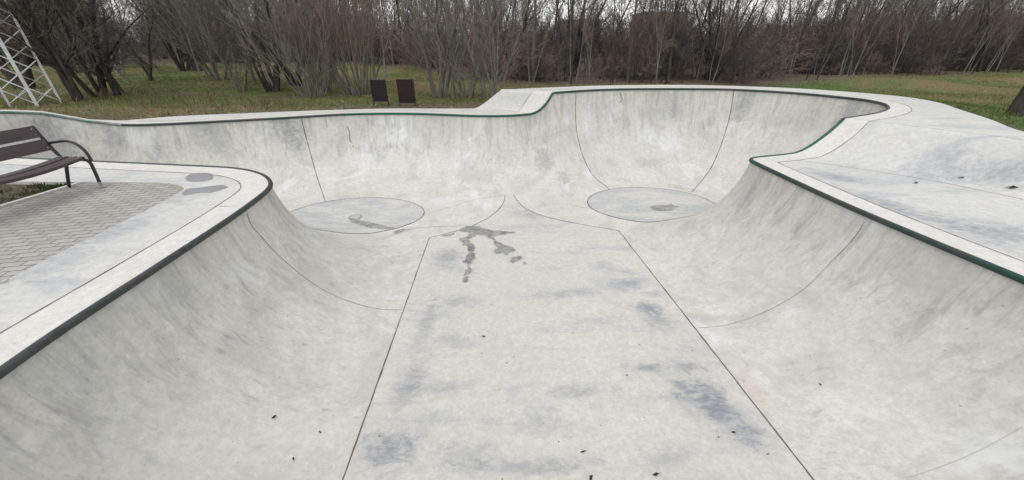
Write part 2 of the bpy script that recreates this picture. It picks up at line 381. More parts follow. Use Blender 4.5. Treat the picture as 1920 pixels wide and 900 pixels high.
# channel slab (flat, its own pour) : arrow-shaped sheet
ZC = -.99*S
left_e = [(643, 900), (700, 742), (755, 582), (783, 505), (805, 446)]
lc = [(805, 446), (867, 430), (900, 417), (930, 398), (944, 380), (947, 367)]
rc = [(962, 365), (980, 387), (1010, 402), (1050, 413), (1097, 422), (1160, 433)]
right_e = [(1160, 433), (1213, 500), (1305, 615), (1415, 755), (1525, 900)]
def hp(L): return [hit(u, v)[0] for u, v in L]
def hps(L, s=8): return [hit(u, v)[0] for u, v in smooth_poly(L, s)]
le = hp(left_e); re_ = hp(right_e)
dl = (le[-1]-le[0]).normalized(); le0 = le[0]-dl*.75
dr = (re_[0]-re_[-1]).normalized(); re0 = re_[-1]-dr*.75
slab = [le0]+[le[0]+(le[-1]-le[0])*k/12 for k in range(12)]+hps(lc)+hps(rc)+[re_[0]+(re_[-1]-re_[0])*k/12 for k in range(1, 13)]+[re0]
V, Fc = drape([(p.x, p.y) for p in slab], .003, .07)
part('channel_slab', V, Fc, m_chan)
allv = BVHTree.FromPolygons(BV, tris)
def wline(a, b, n=60, off=0, w_=.013, jit=.002):
    r = random.Random(int(a.x*100)); L = []
    for k in range(n+1):
        p = a.lerp(b, k/n); z = zat(p.x, p.y)
        if z is None: continue
        L.append((Vector((p.x+r.uniform(-jit, jit), p.y, z+off)), Vector((0, 0, 1))))
    return L
ribbon(world=wline(le0, le[-1]), width=.016, off=.006)
ribbon(world=wline(re0, re_[0]), width=.018, off=.006)
for L in (lc, rc): ribbon(L, width=.016, off=.007)
# round flats
def ellipse_hit(pix, n=64):
    P = [hit(u, v)[0] for u, v in pix]
    return P
def fit_ell(cx, cy, rx, ry, n=72): return [(cx+rx*math.cos(2*math.pi*k/n), cy+ry*math.sin(2*math.pi*k/n)) for k in range(n)]
discs = [(-2.12, 4.52, .93, .675, 'left'), (2.02, 4.93, .92, .715, 'right')]
for cx, cy, rx, ry, s_ in discs:
    P = fit_ell(cx*S, cy*S, rx*S, ry*S)
    V, Fc = drape(P, .0035, .08); part('round_floor', V, Fc, m_disc)
    L = []
    for k in range(145):
        a = 2*math.pi*k/144; x = cx*S+rx*S*math.cos(a); y = cy*S+ry*S*math.sin(a); z = zat(x, y); h = bvh.ray_cast(Vector((x, y, 3)), Vector((0, 0, -1)))
        L.append((Vector((x, y, z)), h[1] if h[1].z > 0 else -h[1]))
    ribbon(world=L, width=.02, off=.007)
# wall joints
for L, wd in (([(565, 221), (572, 250), (580, 280), (595, 333), (610, 377)], .02), ([(1080, 173), (1079, 217), (1082, 250), (1093, 293), (1113, 330), (1147, 357)], .018),
          ([(1376, 170), (1367, 223), (1350, 277), (1330, 320), (1297, 360)], .02),
          ([(463, 399), (470, 420), (495, 450), (540, 495), (600, 540), (660, 567), (715, 580), (755, 581)], .012),
          ([(1307, 615), (1360, 610), (1410, 595), (1460, 572), (1510, 540), (1560, 490), (1597, 452), (1622, 415)], .009),
          ([(1700, 896), (1770, 873), (1840, 843), (1918, 800)], .0035), ([(947, 366), (900, 372), (850, 386), (800, 402)], .008),
          ([(760, 431), (800, 426), (863, 424)], .012), ([(1107, 390), (1085, 388), (1070, 384)], .008)):
    ribbon(L, width=wd, mat=m_thin if wd < .013 else None)

m_scuff = plain('scuff', (.25, .25, .24), .9, vary=.3)
for L, wd in (([(651, 237), (655, 248), (656, 262), (660, 268)], .045), ([(661, 272), (664, 278)], .03), ([(1162, 173), (1164, 180), (1166, 186), (1163, 192)], .05), ([(611, 224), (614, 240)], .015)): ribbon(L, width=wd, name='scuff_mark', mat=m_scuff)
# ------------------------------------------------------------------ deck
DO = [(-2.25, -1.6), (-2.38, 0), (-2.44, 1.45), (-2.475, 1.8), (-2.52, 2.41), (-2.555, 2.64), (-2.585, 2.745), (-2.69, 2.83), (-2.82, 2.88), (-2.97, 2.905), (-3.5, 2.91), (-5.2, 2.98), (-7.2, 3.1),
      (-7.0, 3.8), (-6.9, 4.3), (-6.85, 4.65), (-6.72, 4.97), (-6.6, 5.25), (-6.4, 5.49), (-6.12, 5.6), (-5.85, 5.75), (-5.4, 6.1), (-4.28, 6.47), (-3, 6.8), (-2.2, 6.93), (-1.52, 6.93), (-.95, 6.93), (-.75, 6.93), (-.5, 6.93), (-.3, 6.9),
      (-.18, 6.87), (-.046, 6.85), (.3, 7.0), (.73, 7.16), (1.5, 7.45), (2.46, 7.62), (3.4, 7.62), (4.2, 7.42), (5.07, 6.96), (5.6, 6.3), (5.8, 5.75), (5.68, 5.2), (5.31, 4.58), (4.9, 3.9), (4.5, 3.3),
      (4.4, 2.8), (4.6, 2.2), (5.3, 1.2), (5.6, -1.6)]
DOs = [tuple(p) for p in catmull(DO[:-2], 5, False)]+[(5.3, 1.2), (5.6, -1.6)]
# band (coping stone) 0.2 outward
def offs(i, d): return F[i, :2]-N[i]*d
kdband = kd
P = [Vector(p) for p in DOs]; nO = len(P); ed = [(i, (i+1) % nO) for i in range(nO)]
kdo = kdtree.KDTree(nO)
b0 = len(P)
for i in sel: P.append(Vector((F[i, 0]-N[i][0]*.001, F[i, 1]-N[i][1]*.001)))
ed += [(b0+k, b0+(k+1) % NR) for k in range(NR)]
BW = .2
for d in (.05, .1, .15):
    for k, i in enumerate(sel):
        p = offs(i, d); c_, j, dd = kd.find((p[0], p[1], 0))
        if dd > d*.97 and inside(DOs, p[0], p[1]): P.append(Vector(p))
bl = [];
for i in sel:
    p = offs(i, BW); c_, j, dd = kd.find((p[0], p[1], 0))
    if dd > BW*.985 and inside(DOs, p[0], p[1]): bl.append(Vector(p))
b1 = len(P)
P += bl
for k in range(len(bl)):
    a, b = bl[k], bl[(k+1) % len(bl)]
    if (a-b).length < .25: ed.append((b1+k, b1+(k+1) % len(bl)))
for gx in np.arange(-8, 5.8, .09):
    for gy in np.arange(-1.6, 7.7, .09):
        if not inside(DOs, gx, gy): continue
        c_, j, dd = kd.find((gx, gy, 0))
        if dd < BW+.04 or inside(rim_poly, gx, gy): continue
        near = .84*gx+.54*gy > 4.4 and .84*gx+.54*gy < 5.15 or (gy > 5.8 and gx < 1.2 and gx > -1) or gx < -5.5
        if near or (int(round(gx/.09)) % 4 == 0 and int(round(gy/.09)) % 4 == 0): P.append(Vector((gx, gy)))
if True:      # extra rows along the sharp bank lips
    for t in np.linspace(0, 1, 12):
        for q in np.arange(-.5, 3, .05):
            n_ = np.array((.84, .54)); tt = np.array((.54, -.84)); p = n_*(4.53+.51*t)+tt*(-.2+q-1.0)
            c_, j, dd = kd.find((p[0], p[1], 0))
            if inside(DOs, *p) and not inside(rim_poly, *p) and dd > .01: P.append(Vector(p))
        for q in np.arange(-.3, 1.6, .05):
            n_ = np.array((.5, .86)); n_ = n_/np.linalg.norm(n_)**2; tt = np.array((-.86, .5)); p = n_*(5.61+.21*t)+tt*(3.0+q-.3)
            c_, j, dd = kd.find((p[0], p[1], 0))
            if inside(DOs, *p) and not inside(rim_poly, *p) and dd > .01: P.append(Vector(p))
a, e_, f_, *_ = delaunay_2d_cdt(P, ed, [], 0, 1e-5)
DV = [Vector((p.x*S, p.y*S, E(p.x, p.y)*S)) for p in a]
deckF = []; bandF = []
for f in f_:
    cx = sum(a[i].x for i in f)/3; cy = sum(a[i].y for i in f)/3
    if not inside(DOs, cx, cy) or inside(rim_poly, cx, cy): continue
    c_, j, dd = kd.find((cx, cy, 0)); (bandF if dd < BW else deckF).append(up_tri(DV, list(f)))
v_, ff_, _ = sub(DV, deckF, DV)
# skirt
for i in range(nO):
    p, q = DOs[i], DOs[(i+1) % nO]; k = len(v_)
    v_ += [Vector((p[0]*S, p[1]*S, E(*p)*S)), Vector((q[0]*S, q[1]*S, E(*q)*S)), Vector((q[0]*S, q[1]*S, -.7)), Vector((p[0]*S, p[1]*S, -.7))]
    ff_.append((k, k+1, k+2, k+3))
dk = part('deck', v_, ff_, m_deck, smooth=False)
v_, ff_, _ = sub(DV, bandF, DV); part('coping_band', v_, ff_, m_band, smooth=False)
for nm in ('deck', 'coping_band'):
    me = bpy.data.objects[nm].data
    me.polygons.foreach_set('use_smooth', [abs(p.normal.z) > .2 for p in me.polygons])
dbvh = BVHTree.FromPolygons(DV, deckF+bandF)
def drib(L, w_=.012):
    ribbon(L, width=w_, tree=dbvh, off=.003, mat=m_thin)
# band joint as world line
cur = []
for p in bl+[bl[0]]:
    if cur and (Vector(p)-Vector((cur[-1][0].x/S, cur[-1][0].y/S))).length > .25:
        if len(cur) > 4: ribbon(world=cur, width=.012, off=.003)
        cur = []
    h = dbvh.ray_cast(Vector((p.x*S, p.y*S, 3)), Vector((0, 0, -1)))
    if h[0]: cur.append((h[0], h[1] if h[1].z > 0 else -h[1]))
if len(cur) > 4: ribbon(world=cur, width=.012, off=.003)
drib([(411, 387), (428, 387), (444, 386)], .008)
drib([(1480, 299), (1560, 309), (1640, 321), (1760, 341), (1918, 374)], .010)
drib([(1600, 223), (1700, 235), (1800, 247), (1918, 262)], .008)
drib([(905, 203), (940, 206), (985, 212)], .008); drib([(1683, 396), (1693, 393), (1702, 391)], .006)

# coping pipe in sections
def steel(name, g, lo, hi, dark=(.032, .036, .036)):
    m = NM(name, .42, .5, .35); n1 = m.noise(m.map(), 1.1, 5, .6, .3); n2 = m.noise(m.map(), 14, 6, .7)
    c = m.mix(m.rng(n2, .35, .7), dark, tuple(x*2.1 for x in dark))
    c = m.mix(m.math('MULTIPLY', m.rng(n1, lo, hi), m.rng(n2, .3, .5, .4, 1)), c, g); m.color(c)
    m.put(m.b.inputs['Roughness'], m.rng(n2, .3, .7, .35, .6)); m.bump(n2, .2, .002); return m.m
GREEN = (.012, .085, .062)
m_cg = steel('green_painted_steel', GREEN, .30, .42); m_cd = steel('worn_dark_steel', (.012, .052, .040), .48, .64)
m_cl = steel('galvanised_steel', (.03, .13, .10), .48, .6, (.13, .14, .14))
kr = 0.031
def near_i(x, y): return kd.find((x, y, 0))[1]
cuts = [near_i(*p) for p in ((-2.1, 3.03), (-5.18, 3.68), (-5.6, 5.45), (-2.8, 6.35), (.9, 6.5), (3.19, 6.96), (3.447, 3.966), (2.70, 3.74), (2.366, 3.33), (.4, -.12))]
mats_c = [m_cd, m_cd, m_cl, m_cl, m_cd, m_cg, m_cd, m_cd, m_cg, m_cg, m_cd, m_cd]
cuts = sorted(cuts)
rng_c = list(zip(cuts, cuts[1:]+[cuts[0]+len(F)]))
for k, (c0, c1) in enumerate(rng_c):
    mb = MB(); L = []
    nst = max(4, int((c1-c0)/9)); idx = sorted(set([round(c0+(c1-c0)*q/nst) for q in range(nst+1)]))
    for q in idx:
        i = q % len(F); p = F[i, :2]*S+N[i]*.006; z = E(F[i, 0], F[i, 1])*S-.016
        L.append((p[0], p[1], z))
    mid = F[((c0+c1)//2) % len(F)]
    x, y = mid[0], mid[1]
    mat = m_cd
    if -2.9 < x < 1.0 and y > 6: mat = m_cg
    elif x < -5: mat = m_cl
    elif y > 3.0 and y < 4.1 and x > 2.2: mat = m_cg
    mb.tube(L, kr, 10); part('coping_pipe', mb.v, mb.f, mat)

# ------------------------------------------------------------------ wet marks, puddles, drain
m_wet = NM('wet_concrete', .25, .5); nn = m_wet.noise(m_wet.map(), 6, 7, .7)
m_wet.color(m_wet.mix(m_wet.rng(nn, .38, .62), (.16, .165, .16), (.33, .33, .315))); m_wet.bump(m_wet.noise(m_wet.map(), 40, 5), .15, .002); m_wet = m_wet.m
m_pud = NM('puddle_water', .16, .5); nn = m_pud.noise(m_pud.map(), 3, 5); m_pud.color(m_pud.mix(m_pud.rng(nn, .3, .7), (.235, .24, .255), (.29, .295, .31))); m_pud = m_pud.m
m_damp = plain('damp_concrete', (.42, .415, .39), .6, vary=.15, scale=25)
def wet(polys, label, mat=None, tree=None, name='wet_patch', jag=.006, cat='wet patch', off=.0085, group=None):
    V = []; Fc = []; QS = []; r = random.Random(len(label))
    for pix in polys:
        W_ = []
        for u, v in smooth_poly(pix, 3, True):
            p, n_ = hit(u, v, tree)
            if p: W_.append((p.x, p.y))
        k_ = len(W_); Q = []
        for i in range(k_):
            a_ = Vector(W_[i]); b_ = Vector(W_[(i+1) % k_]); m_ = max(1, int((b_-a_).length/.018))
            for j in range(m_):
                c_ = a_.lerp(b_, j/m_); nz = noise.noise_vector(Vector((c_.x*9, c_.y*9, 0)))*jag*2.2+noise.noise_vector(Vector((c_.x*38, c_.y*38, 3)))*jag
                Q.append((c_.x+nz.x*1.6, c_.y+nz.y))
        QS.append(Q)
        zf = zat if tree is None else (lambda x, y: 0.0)
        a_, e1, f1, *_ = delaunay_2d_cdt([Vector(q) for q in Q], [(i, (i+1) % len(Q)) for i in range(len(Q))], [], 1, 1e-6)
        b_ = len(V)
        for p in a_: V.append(Vector((p.x, p.y, (zf(p.x, p.y) or 0)+off)))
        Fc += [up_tri(V, [b_+i for i in t]) for t in f1]
    HV = []; HF = []
    for Q in QS:
        ar = .5*sum(Q[i][0]*Q[(i+1) % len(Q)][1]-Q[(i+1) % len(Q)][0]*Q[i][1] for i in range(len(Q))); sg = 1 if ar > 0 else -1; O_ = []
        for i in range(len(Q)):
            t_ = Vector(Q[(i+2) % len(Q)])-Vector(Q[i-2])
            if t_.length < 1e-6: continue
            t_.normalize(); w_ = .010+.022*max(0, noise.noise(Vector((Q[i][0]*7, Q[i][1]*7, 5)))+.3); O_.append(Vector((Q[i][0]+t_.y*sg*w_, Q[i][1]-t_.x*sg*w_)))
        a_, e1, f1, *_ = delaunay_2d_cdt(O_, [(i, (i+1) % len(O_)) for i in range(len(O_))], [], 1, 1e-6); b_ = len(HV)
        for p in a_: HV.append(Vector((p.x, p.y, (zf(p.x, p.y) or 0)+off-.0022)))
        HF += [up_tri(HV, [b_+i for i in t]) for t in f1]
    c = sum((Vector(v) for v in V), Vector())/len(V); c.z = min(v.z for v in V)
    o = mesh_obj(name, [v-c for v in V], Fc, mat or m_wet); o.location = c
    mesh_obj('damp_rim', [v-c for v in HV], HF, m_damp, o)
    return tag(o, label, cat, group)
Z6 = lambda L: [(500+x/3, 200+y/3) for x, y in L]
splash = [Z6([(1090, 690), (1130, 672), (1180, 672), (1215, 684), (1250, 690), (1280, 700), (1330, 700), (1390, 708), (1340, 718), (1290, 724), (1280, 735), (1310, 770), (1330, 775), (1370, 795), (1395, 805),
              (1375, 822), (1360, 835), (1330, 826), (1300, 828), (1275, 815), (1300, 795), (1290, 775), (1265, 745), (1240, 728), (1205, 722), (1170, 728), (1150, 745), (1150, 770), (1165, 800), (1165, 850), (1150, 880), (1145, 920), (1125, 950), (1120, 900), (1118, 860), (1135, 830), (1130, 790), (1110, 765), (1085, 745), (1120, 735), (1145, 712), (1110, 703)]),
          Z6([(1380, 850), (1410, 842), (1425, 850), (1410, 866), (1385, 875)]), Z6([(1440, 875), (1465, 874), (1470, 879), (1445, 881)]),
          Z6([(1000, 725), (1040, 712), (1060, 714), (1030, 726)]), Z6([(1115, 960), (1130, 955), (1128, 985), (1115, 990)])]
wet(splash, 'dark splash-shaped wet patch at the tip of the channel slab', name='wet_patch', jag=.02, group=None, off=.010)
wet([Z6([(470, 632), (510, 632), (550, 648), (600, 656), (660, 672), (722, 682), (700, 690), (640, 685), (580, 680), (520, 662), (480, 652)]), Z6([(720, 705), (775, 692), (770, 698), (730, 712)])],
    'thin wet trickle beside the drain on the left round floor', jag=.015, off=.0125)
Z7 = lambda L: [(900+x/3, 150+y/3) for x, y in L]
wet([Z7([(960, 714), (1000, 708), (1040, 706), (1075, 702), (1085, 708), (1116, 712), (1095, 718), (1080, 730), (1050, 735), (1010, 736), (975, 728)])],
    'small dark puddle in the middle of the right round floor', name='puddle', cat='puddle', jag=.012, off=.0125)
Z5 = lambda L: [(x/3, 200+y/3) for x, y in L]
wet([Z5([(1048, 400), (1070, 380), (1130, 374), (1180, 376), (1200, 388), (1195, 405), (1150, 418), (1080, 422), (1050, 414)])],
    'smaller rounder grey puddle on the left deck, farther from the paving', m_pud, dbvh, 'puddle', .004, 'puddle', .004)
wet([Z5([(1026, 490), (1050, 466), (1120, 456), (1200, 446), (1260, 442), (1280, 452), (1250, 466), (1190, 482), (1110, 486), (1060, 494), (1030, 497)])],
    'long grey puddle on the left deck touching the paving tip', m_pud, dbvh, 'puddle', .004, 'puddle', .004)
wet([[(0, 522), (10, 521), (18, 523), (14, 529), (0, 532)]], 'little puddle on the edge of the left deck by the block paving', m_pud, dbvh, 'puddle', .004, 'puddle', .004)
dp = hit(666, 408)[0]
mb = MB(); mb.tube([dp+Vector((0, 0, .004)), dp+Vector((0, 0, .012))], .13, 28); 
dr_o = mesh_obj('drain_cover', [Vector(v)-dp for v in mb.v], mb.f, plain('drain_concrete', (.40, .40, .38), .7)); dr_o.location = dp
tag(dr_o, 'round flush drain cover in the left round floor', 'drain cover')
mb = MB(); mb.tube([Vector((.133*math.cos(a*math.pi/18), .133*math.sin(a*math.pi/18), .01)) for a in range(37)], .007, 6)
ring = mb.build('rim', m_joint, dr_o)

# ------------------------------------------------------------------ ground
LOOP = [(p[0]*S, p[1]*S) for p in DOs]
kdl = kdtree.KDTree(nO*4)
LE = []
for i in range(nO):
    a_ = Vector(LOOP[i]); b_ = Vector(LOOP[(i+1) % nO])
    for j in range(4):
        p = a_.lerp(b_, j/4); kdl.insert((p.x, p.y, 0), len(LE)); LE.append(E(p.x/S, p.y/S)*S)
kdl.balance()
def gz(x, y):
    c, j, d = kdl.find((x, y, 0)); e = LE[j]
    k = math.exp(-(d/3.2)**2)
    amp = sst((d-2)/9)
    far = sst((math.hypot(x, y)-14)/30)
    z = -.045+e*k*.93
    z += amp*(noise.noise(Vector((x*.11, y*.13, 1)))*.38+noise.noise(Vector((x*.35, y*.4, 4)))*.10)
    z += far*(.25 if x < 0 else -.05)
    if x < -6.1 and y < 4.93: z = -.03+amp*0
    return z
P = [Vector(p) for p in LOOP]; ed = [(i, (i+1) % nO) for i in range(nO)]
def ground_pts(x0, x1, y0, y1, s, skip=None):
    for x in np.arange(x0, x1+.01, s):
        for y in np.arange(y0, y1+.01, s):
            if skip and skip[0] < x < skip[1] and skip[2] < y < skip[3]: continue
            if inside(LOOP, x, y): continue
            P.append(Vector((x+rnd.uniform(-.2, .2)*s*.5, y+rnd.uniform(-.2, .2)*s*.5)))
ground_pts(-34, 34, -6, 46, .5)
ground_pts(-200, 200, -60, 240, 8, (-35, 35, -7, 47))
a, e_, f_, *_ = delaunay_2d_cdt(P, ed, [], 0, 1e-4)
GV = [Vector((p.x, p.y, gz(p.x, p.y))) for p in a]; GF = []
for f in f_:
    cx = sum(a[i].x for i in f)/3; cy = sum(a[i].y for i in f)/3
    if not inside(LOOP, cx, cy): GF.append(up_tri(GV, list(f)))
m = NM('park_ground', .95, .15); Pm = m.map()
n1 = m.noise(Pm, .16, 7, .62, .5); n2 = m.noise(Pm, 1.3, 8, .7); n3 = m.noise(Pm, 11, 7, .75); n4 = m.noise(Pm, 45, 4, .7)
gcol = m.mix(m.rng(n3, .3, .7), (.060, .115, .030), (.115, .170, .055))
dry = m.mix(m.rng(n3, .3, .7), (.13, .105, .05), (.22, .18, .095))
soil = m.mix(m.rng(n4, .3, .7), (.075, .060, .047), (.17, .14, .105))
f = m.math('ADD', m.math('MULTIPLY', n1, .75), m.math('MULTIPLY', n2, .25))
c = m.mix(m.rng(f, .40, .55), gcol, dry)
c = m.mix(m.rng(n2, .60, .72, 0, .8), c, soil)
# trodden earth right behind the concrete rim and bare soil towards the woods
sep = m.n('ShaderNodeSeparateXYZ'); m.t.links.new(m.tc.outputs['Object'], sep.inputs[0])
att = m.n('ShaderNodeAttribute', attribute_name='soil')
c = m.mix(m.math('MULTIPLY', att.outputs['Fac'], m.rng(n3, .25, .5, .45, 1)), c, soil)
c = m.mix(m.rng(m.vor(Pm, 13), .0, .16, .35, 0), c, (.26, .21, .15))
m.color(c); m.bump(m.math('ADD', n3, n4), .8, .04)
m_ground = m.m
go = mesh_obj('ground', GV, GF, m_ground, smooth=True); tag(go, kind='structure')
WOOD = lambda x: float(np.interp(x, [-60, -30, -16, -6, 0, 8, 30, 60], [30, 34, 42, 28, 18.5, 19.5, 27, 33]))   # where the wood begins
def soil_w(x, y):
    c, j, d = kdl.find((x, y, 0)); s_ = max(0, 1-d/.55)*.9
    if x < 2: s_ = max(s_, .62*sst(1-(d-.4)/2.2))
    if x < 2: s_ = max(s_, .85*sst(1-(d-.3)/1.6) if -6 < x < 2 else 0)
    s_ = max(s_, sst((y-WOOD(x)+1.5)/3))
    pth = abs(y-(16.5+x*.12+math.sin(x*.25)*.6)); s_ = max(s_, .8*max(0, 1-pth/.5) if x < -4 else 0)
    if x < -5.9 and y < 4.95 and x > -14: s_ = 1.0
    return s_
at_ = go.data.attributes.new('soil', 'FLOAT', 'POINT'); at_.data.foreach_set('value', [soil_w(v.x, v.y) for v in GV])
gbvh = BVHTree.FromPolygons(GV, GF)

# block paving on the left deck
m = NM('block_paving', .85, .25); br = m.n('ShaderNodeTexBrick'); m.t.links.new(m.map(scale=(1, 1, 1), rot=(0, 0, -.22)), br.inputs['Vector'])
br.inputs['Scale'].default_value = 1; br.inputs['Brick Width'].default_value = .19; br.inputs['Row Height'].default_value = .088; br.inputs['Mortar Size'].default_value = .006
br.inputs['Mortar Smooth'].default_value = .3; br.inputs['Color1'].default_value = (.30, .295, .27, 1); br.inputs['Color2'].default_value = (.37, .365, .335, 1); br.inputs['Mortar'].default_value = (.12, .105, .085, 1)
n1 = m.noise(m.map(), 1.2, 7, .65); n2 = m.noise(m.map(), 40, 5, .7)
c = m.mix(m.rng(n1, .4, .68, 0, .45), br.outputs['Color'], (.20, .19, .17)); c = m.mix(m.rng(n1, .55, .7, 0, .3), c, (.36, .26, .21)); c = m.mix(m.rng(n2, .4, .7, 0, .25), c, (.45, .44, .42))
m.color(c); hgt = m.math('SUBTRACT', m.math('MULTIPLY', n2, .2), br.outputs['Fac']); m.bump(hgt, .7, .008)
left_edge = [p for p in DOs if p[0] < -2.2 and p[1] < 2.915 and p[0] > -3.53]
bp = [(p[0]*S+.0, p[1]*S) for p in left_edge]
bp = [q for q in bp if q[0] > -3.52*S]
bp += [(-3.52*S, 2.91*S), (-3.56*S, 2.3*S), (-3.6*S, -1.6*S)]
V, Fc = drape(bp, 0, .4, lambda x, y: -.004)
pv = mesh_obj('pavement', V, Fc, m.m); tag(pv, kind='structure')
mb = MB()
kb = [(-3.52*S-.03, 2.90*S-.02, -.002), (-3.56*S-.03, 2.3*S, -.002), (-3.6*S-.03, -1.6*S, -.002)]
for q in range(2): mb.bar(kb[q], kb[q+1], .055, .05)
tag(mb.build('kerb', m_band), kind='structure')

# ------------------------------------------------------------------ bench
m_slat = NM('brown_slat', .5, .4); nn = m_slat.noise(m_slat.map(scale=(30, 2, 30)), 2, 6, .6); m_slat.color(m_slat.mix(m_slat.rng(nn, .3, .7), (.048, .035, .038), (.078, .058, .063))); m_slat.bump(nn, .3, .002); m_slat = m_slat.m
m_tube = plain('dark_tube', (.035, .035, .042), .35, .2); m_bolt = plain('bolt_steel', (.75, .75, .75), .3, .6)
m_foot = plain('bare_steel', (.38, .38, .38), .5, .5)
bench = empty('park_bench', (-3.4*S, 2.45*S, 0)); tag(bench, 'dark brown slatted park bench with tubular arms on the block paving', 'bench')
bpy.context.view_layer.update()
BI = lambda o: (setattr(o, 'parent', bench), setattr(o, 'matrix_parent_inverse', bench.matrix_basis.inverted()))
def bpart(mb, name, mat, par=None, smooth=True):
    o = mb.build(name, mat, None, smooth)
    if par: o.parent = par
    else: BI(o)
    return o
YB = 2.79*S; LB = .76*S; YE = YB-LB
def fr(X, Z): return (X*S, Z*S+S)      # frame plane coordinates (unit) -> x,z metres
for yy in (YB, YE):
    mb = MB()
    main = [fr(-3.545, -.525), fr(-3.528, -.58), fr(-3.505, -.65), fr(-3.48, -.72), fr(-3.455, -.762), fr(-3.42, -.778), fr(-3.35, -.776), fr(-3.29, -.776), fr(-3.262, -.80), fr(-3.262, -.86), fr(-3.272, -.955)]
    mb.tube([(x, yy, z) for x, z in smooth_poly(main, 4)], .019, 8); bpart(mb, 'side_frame', m_tube)
    mb = MB(); x, z = fr(-3.272, -.955); x2, z2 = fr(-3.277, -.998); mb.tube([(x, yy, z), (x2, yy, z2)], .020, 8); mb.box((x2, yy, .004), (.09, .06, .008)); bpart(mb, 'foot', m_foot, smooth=False)
    mb = MB(); mb.tube([(fr(-3.44, -.785)[0], yy, fr(0, -.785)[1]), (fr(-3.47, -.85)[0], yy, fr(0, -.85)[1]), (fr(-3.535, -.996)[0], yy, .004)], .019, 8); bpart(mb, 'rear_leg', m_tube)
    mb = MB(); arm = [fr(-3.503, -.652), fr(-3.43, -.642), fr(-3.35, -.636), fr(-3.30, -.650), fr(-3.262, -.69), fr(-3.245, -.74), fr(-3.243, -.79)]
    mb.tube([(x, yy, z) for x, z in smooth_poly(arm, 4)], .017, 8); bpart(mb, 'armrest', m_tube)
def plank(name, x0, z0, x1, z1, th, sag=0, ends=.03, bolts=2):
    mb = MB(); n = 10; b = 0
    d = Vector((x1-x0, 0, z1-z0)); wid = d.length; d.normalize(); nr = Vector((-d.z, 0, d.x))
    for k in range(n+1):
        y = YB-ends-(LB-2*ends)*k/n; s_ = -sag*math.sin(math.pi*k/n)
        for (a_, b_) in ((0, 0), (1, 0), (1, 1), (0, 1)):
            mb.v.append(Vector((x0, y, z0+s_))+d*wid*a_+nr*th*b_)
    for k in range(n):
        for q in range(4): mb.f.append((k*4+q, k*4+(q+1) % 4, k*4+4+(q+1) % 4, k*4+4+q))
    mb.f.append((3, 2, 1, 0)); mb.f.append([n*4+q for q in range(4)])
    o = bpart(mb, name, m_slat, smooth=False)
    for yy in (YB-ends-.03, YE+ends+.03):
        for q in range(bolts):
            t = (q+.5)/bolts; p = Vector((x0, yy, z0))+d*wid*t
            m2 = MB(); m2.tube([p+nr*th, p+nr*(th+.006)], .008, 8); b_ = m2.build('bolt', m_bolt); b_.parent = o; b_.matrix_parent_inverse.identity()
    return o
sx = lambda X: X*S; zz = lambda Z: Z*S+S
# backrest planks face +x
plank('backrest_slat', sx(-3.515), zz(-.605), sx(-3.538), zz(-.527), -.03)
plank('backrest_slat', sx(-3.485), zz(-.70), sx(-3.510), zz(-.622), -.03)
plank('seat_slat', sx(-3.452), zz(-.772)+.012, sx(-3.378), zz(-.772)+.012, .032, .045)
plank('seat_slat', sx(-3.350), zz(-.772)+.012, sx(-3.262), zz(-.775)+.012, .034, .045)

# ------------------------------------------------------------------ notice boards
m_board = plain('board_brown', (.022, .016, .019), .7, 0, .2, 8, .15); m_board2 = plain('board_redbrown', (.026, .017, .016), .7, 0, .2, 8, .15); m_bf = plain('board_frame', (.10, .095, .095), .5, .3)
def ground_at(u, v):
    h = gbvh.ray_cast(CAM, ray(u, v).normalized()); return h[0]
def board(u0, u1, vt, vpb, vb0, vb1, mat, label, Y=None):
    g0 = ground_at(u0[1], vb0) or on_z(u0[1], vb0, -.05); g1 = on_y(u1[1], vb1, g0.y)
    yy = g0.y; c = Vector(((g0.x+g1.x)/2, yy, g0.z))
    root = empty('notice_board', c); tag(root, label, 'notice board', 'pair of notice boards behind the bowl')
    top = on_y((u0[0]+u1[0])/2, vt, yy).z-c.z; bot = on_y((u0[1]+u1[1])/2, vpb, yy).z-c.z
    xl = on_y(u0[0], vt, yy).x-c.x; xr = on_y(u1[0], vt, yy).x-c.x
    for x in (xl, xr):
        mb = MB(); mb.box((x, .02, (top+.0)/2-.05), (.022, .022, top+.1)); mb.build('post', mat, root)
    mb = MB(); mb.box(((xl+xr)/2, 0, (top+bot)/2), (xr-xl-.026, .016, top-bot)); mb.build('panel', mat, root)
    mb = MB(); mb.box(((xl+xr)/2, -.002, top+.012), (xr-xl+.02, .034, .022)); mb.build('rail', m_bf, root); mb = MB(); mb.box(((xl+xr)/2, -.002, bot-.012), (xr-xl-.028, .028, .018)); mb.build('rail', m_bf, root)
board((693, 697), (721, 727), 150, 190, 200, 198, m_board, 'left notice board of the pair, darker bluish-brown metal back on thin posts')
board((743, 747), (774, 779), 149, 193, 200, 200, m_board2, 'right notice board of the pair, reddish-brown metal back on thin posts')

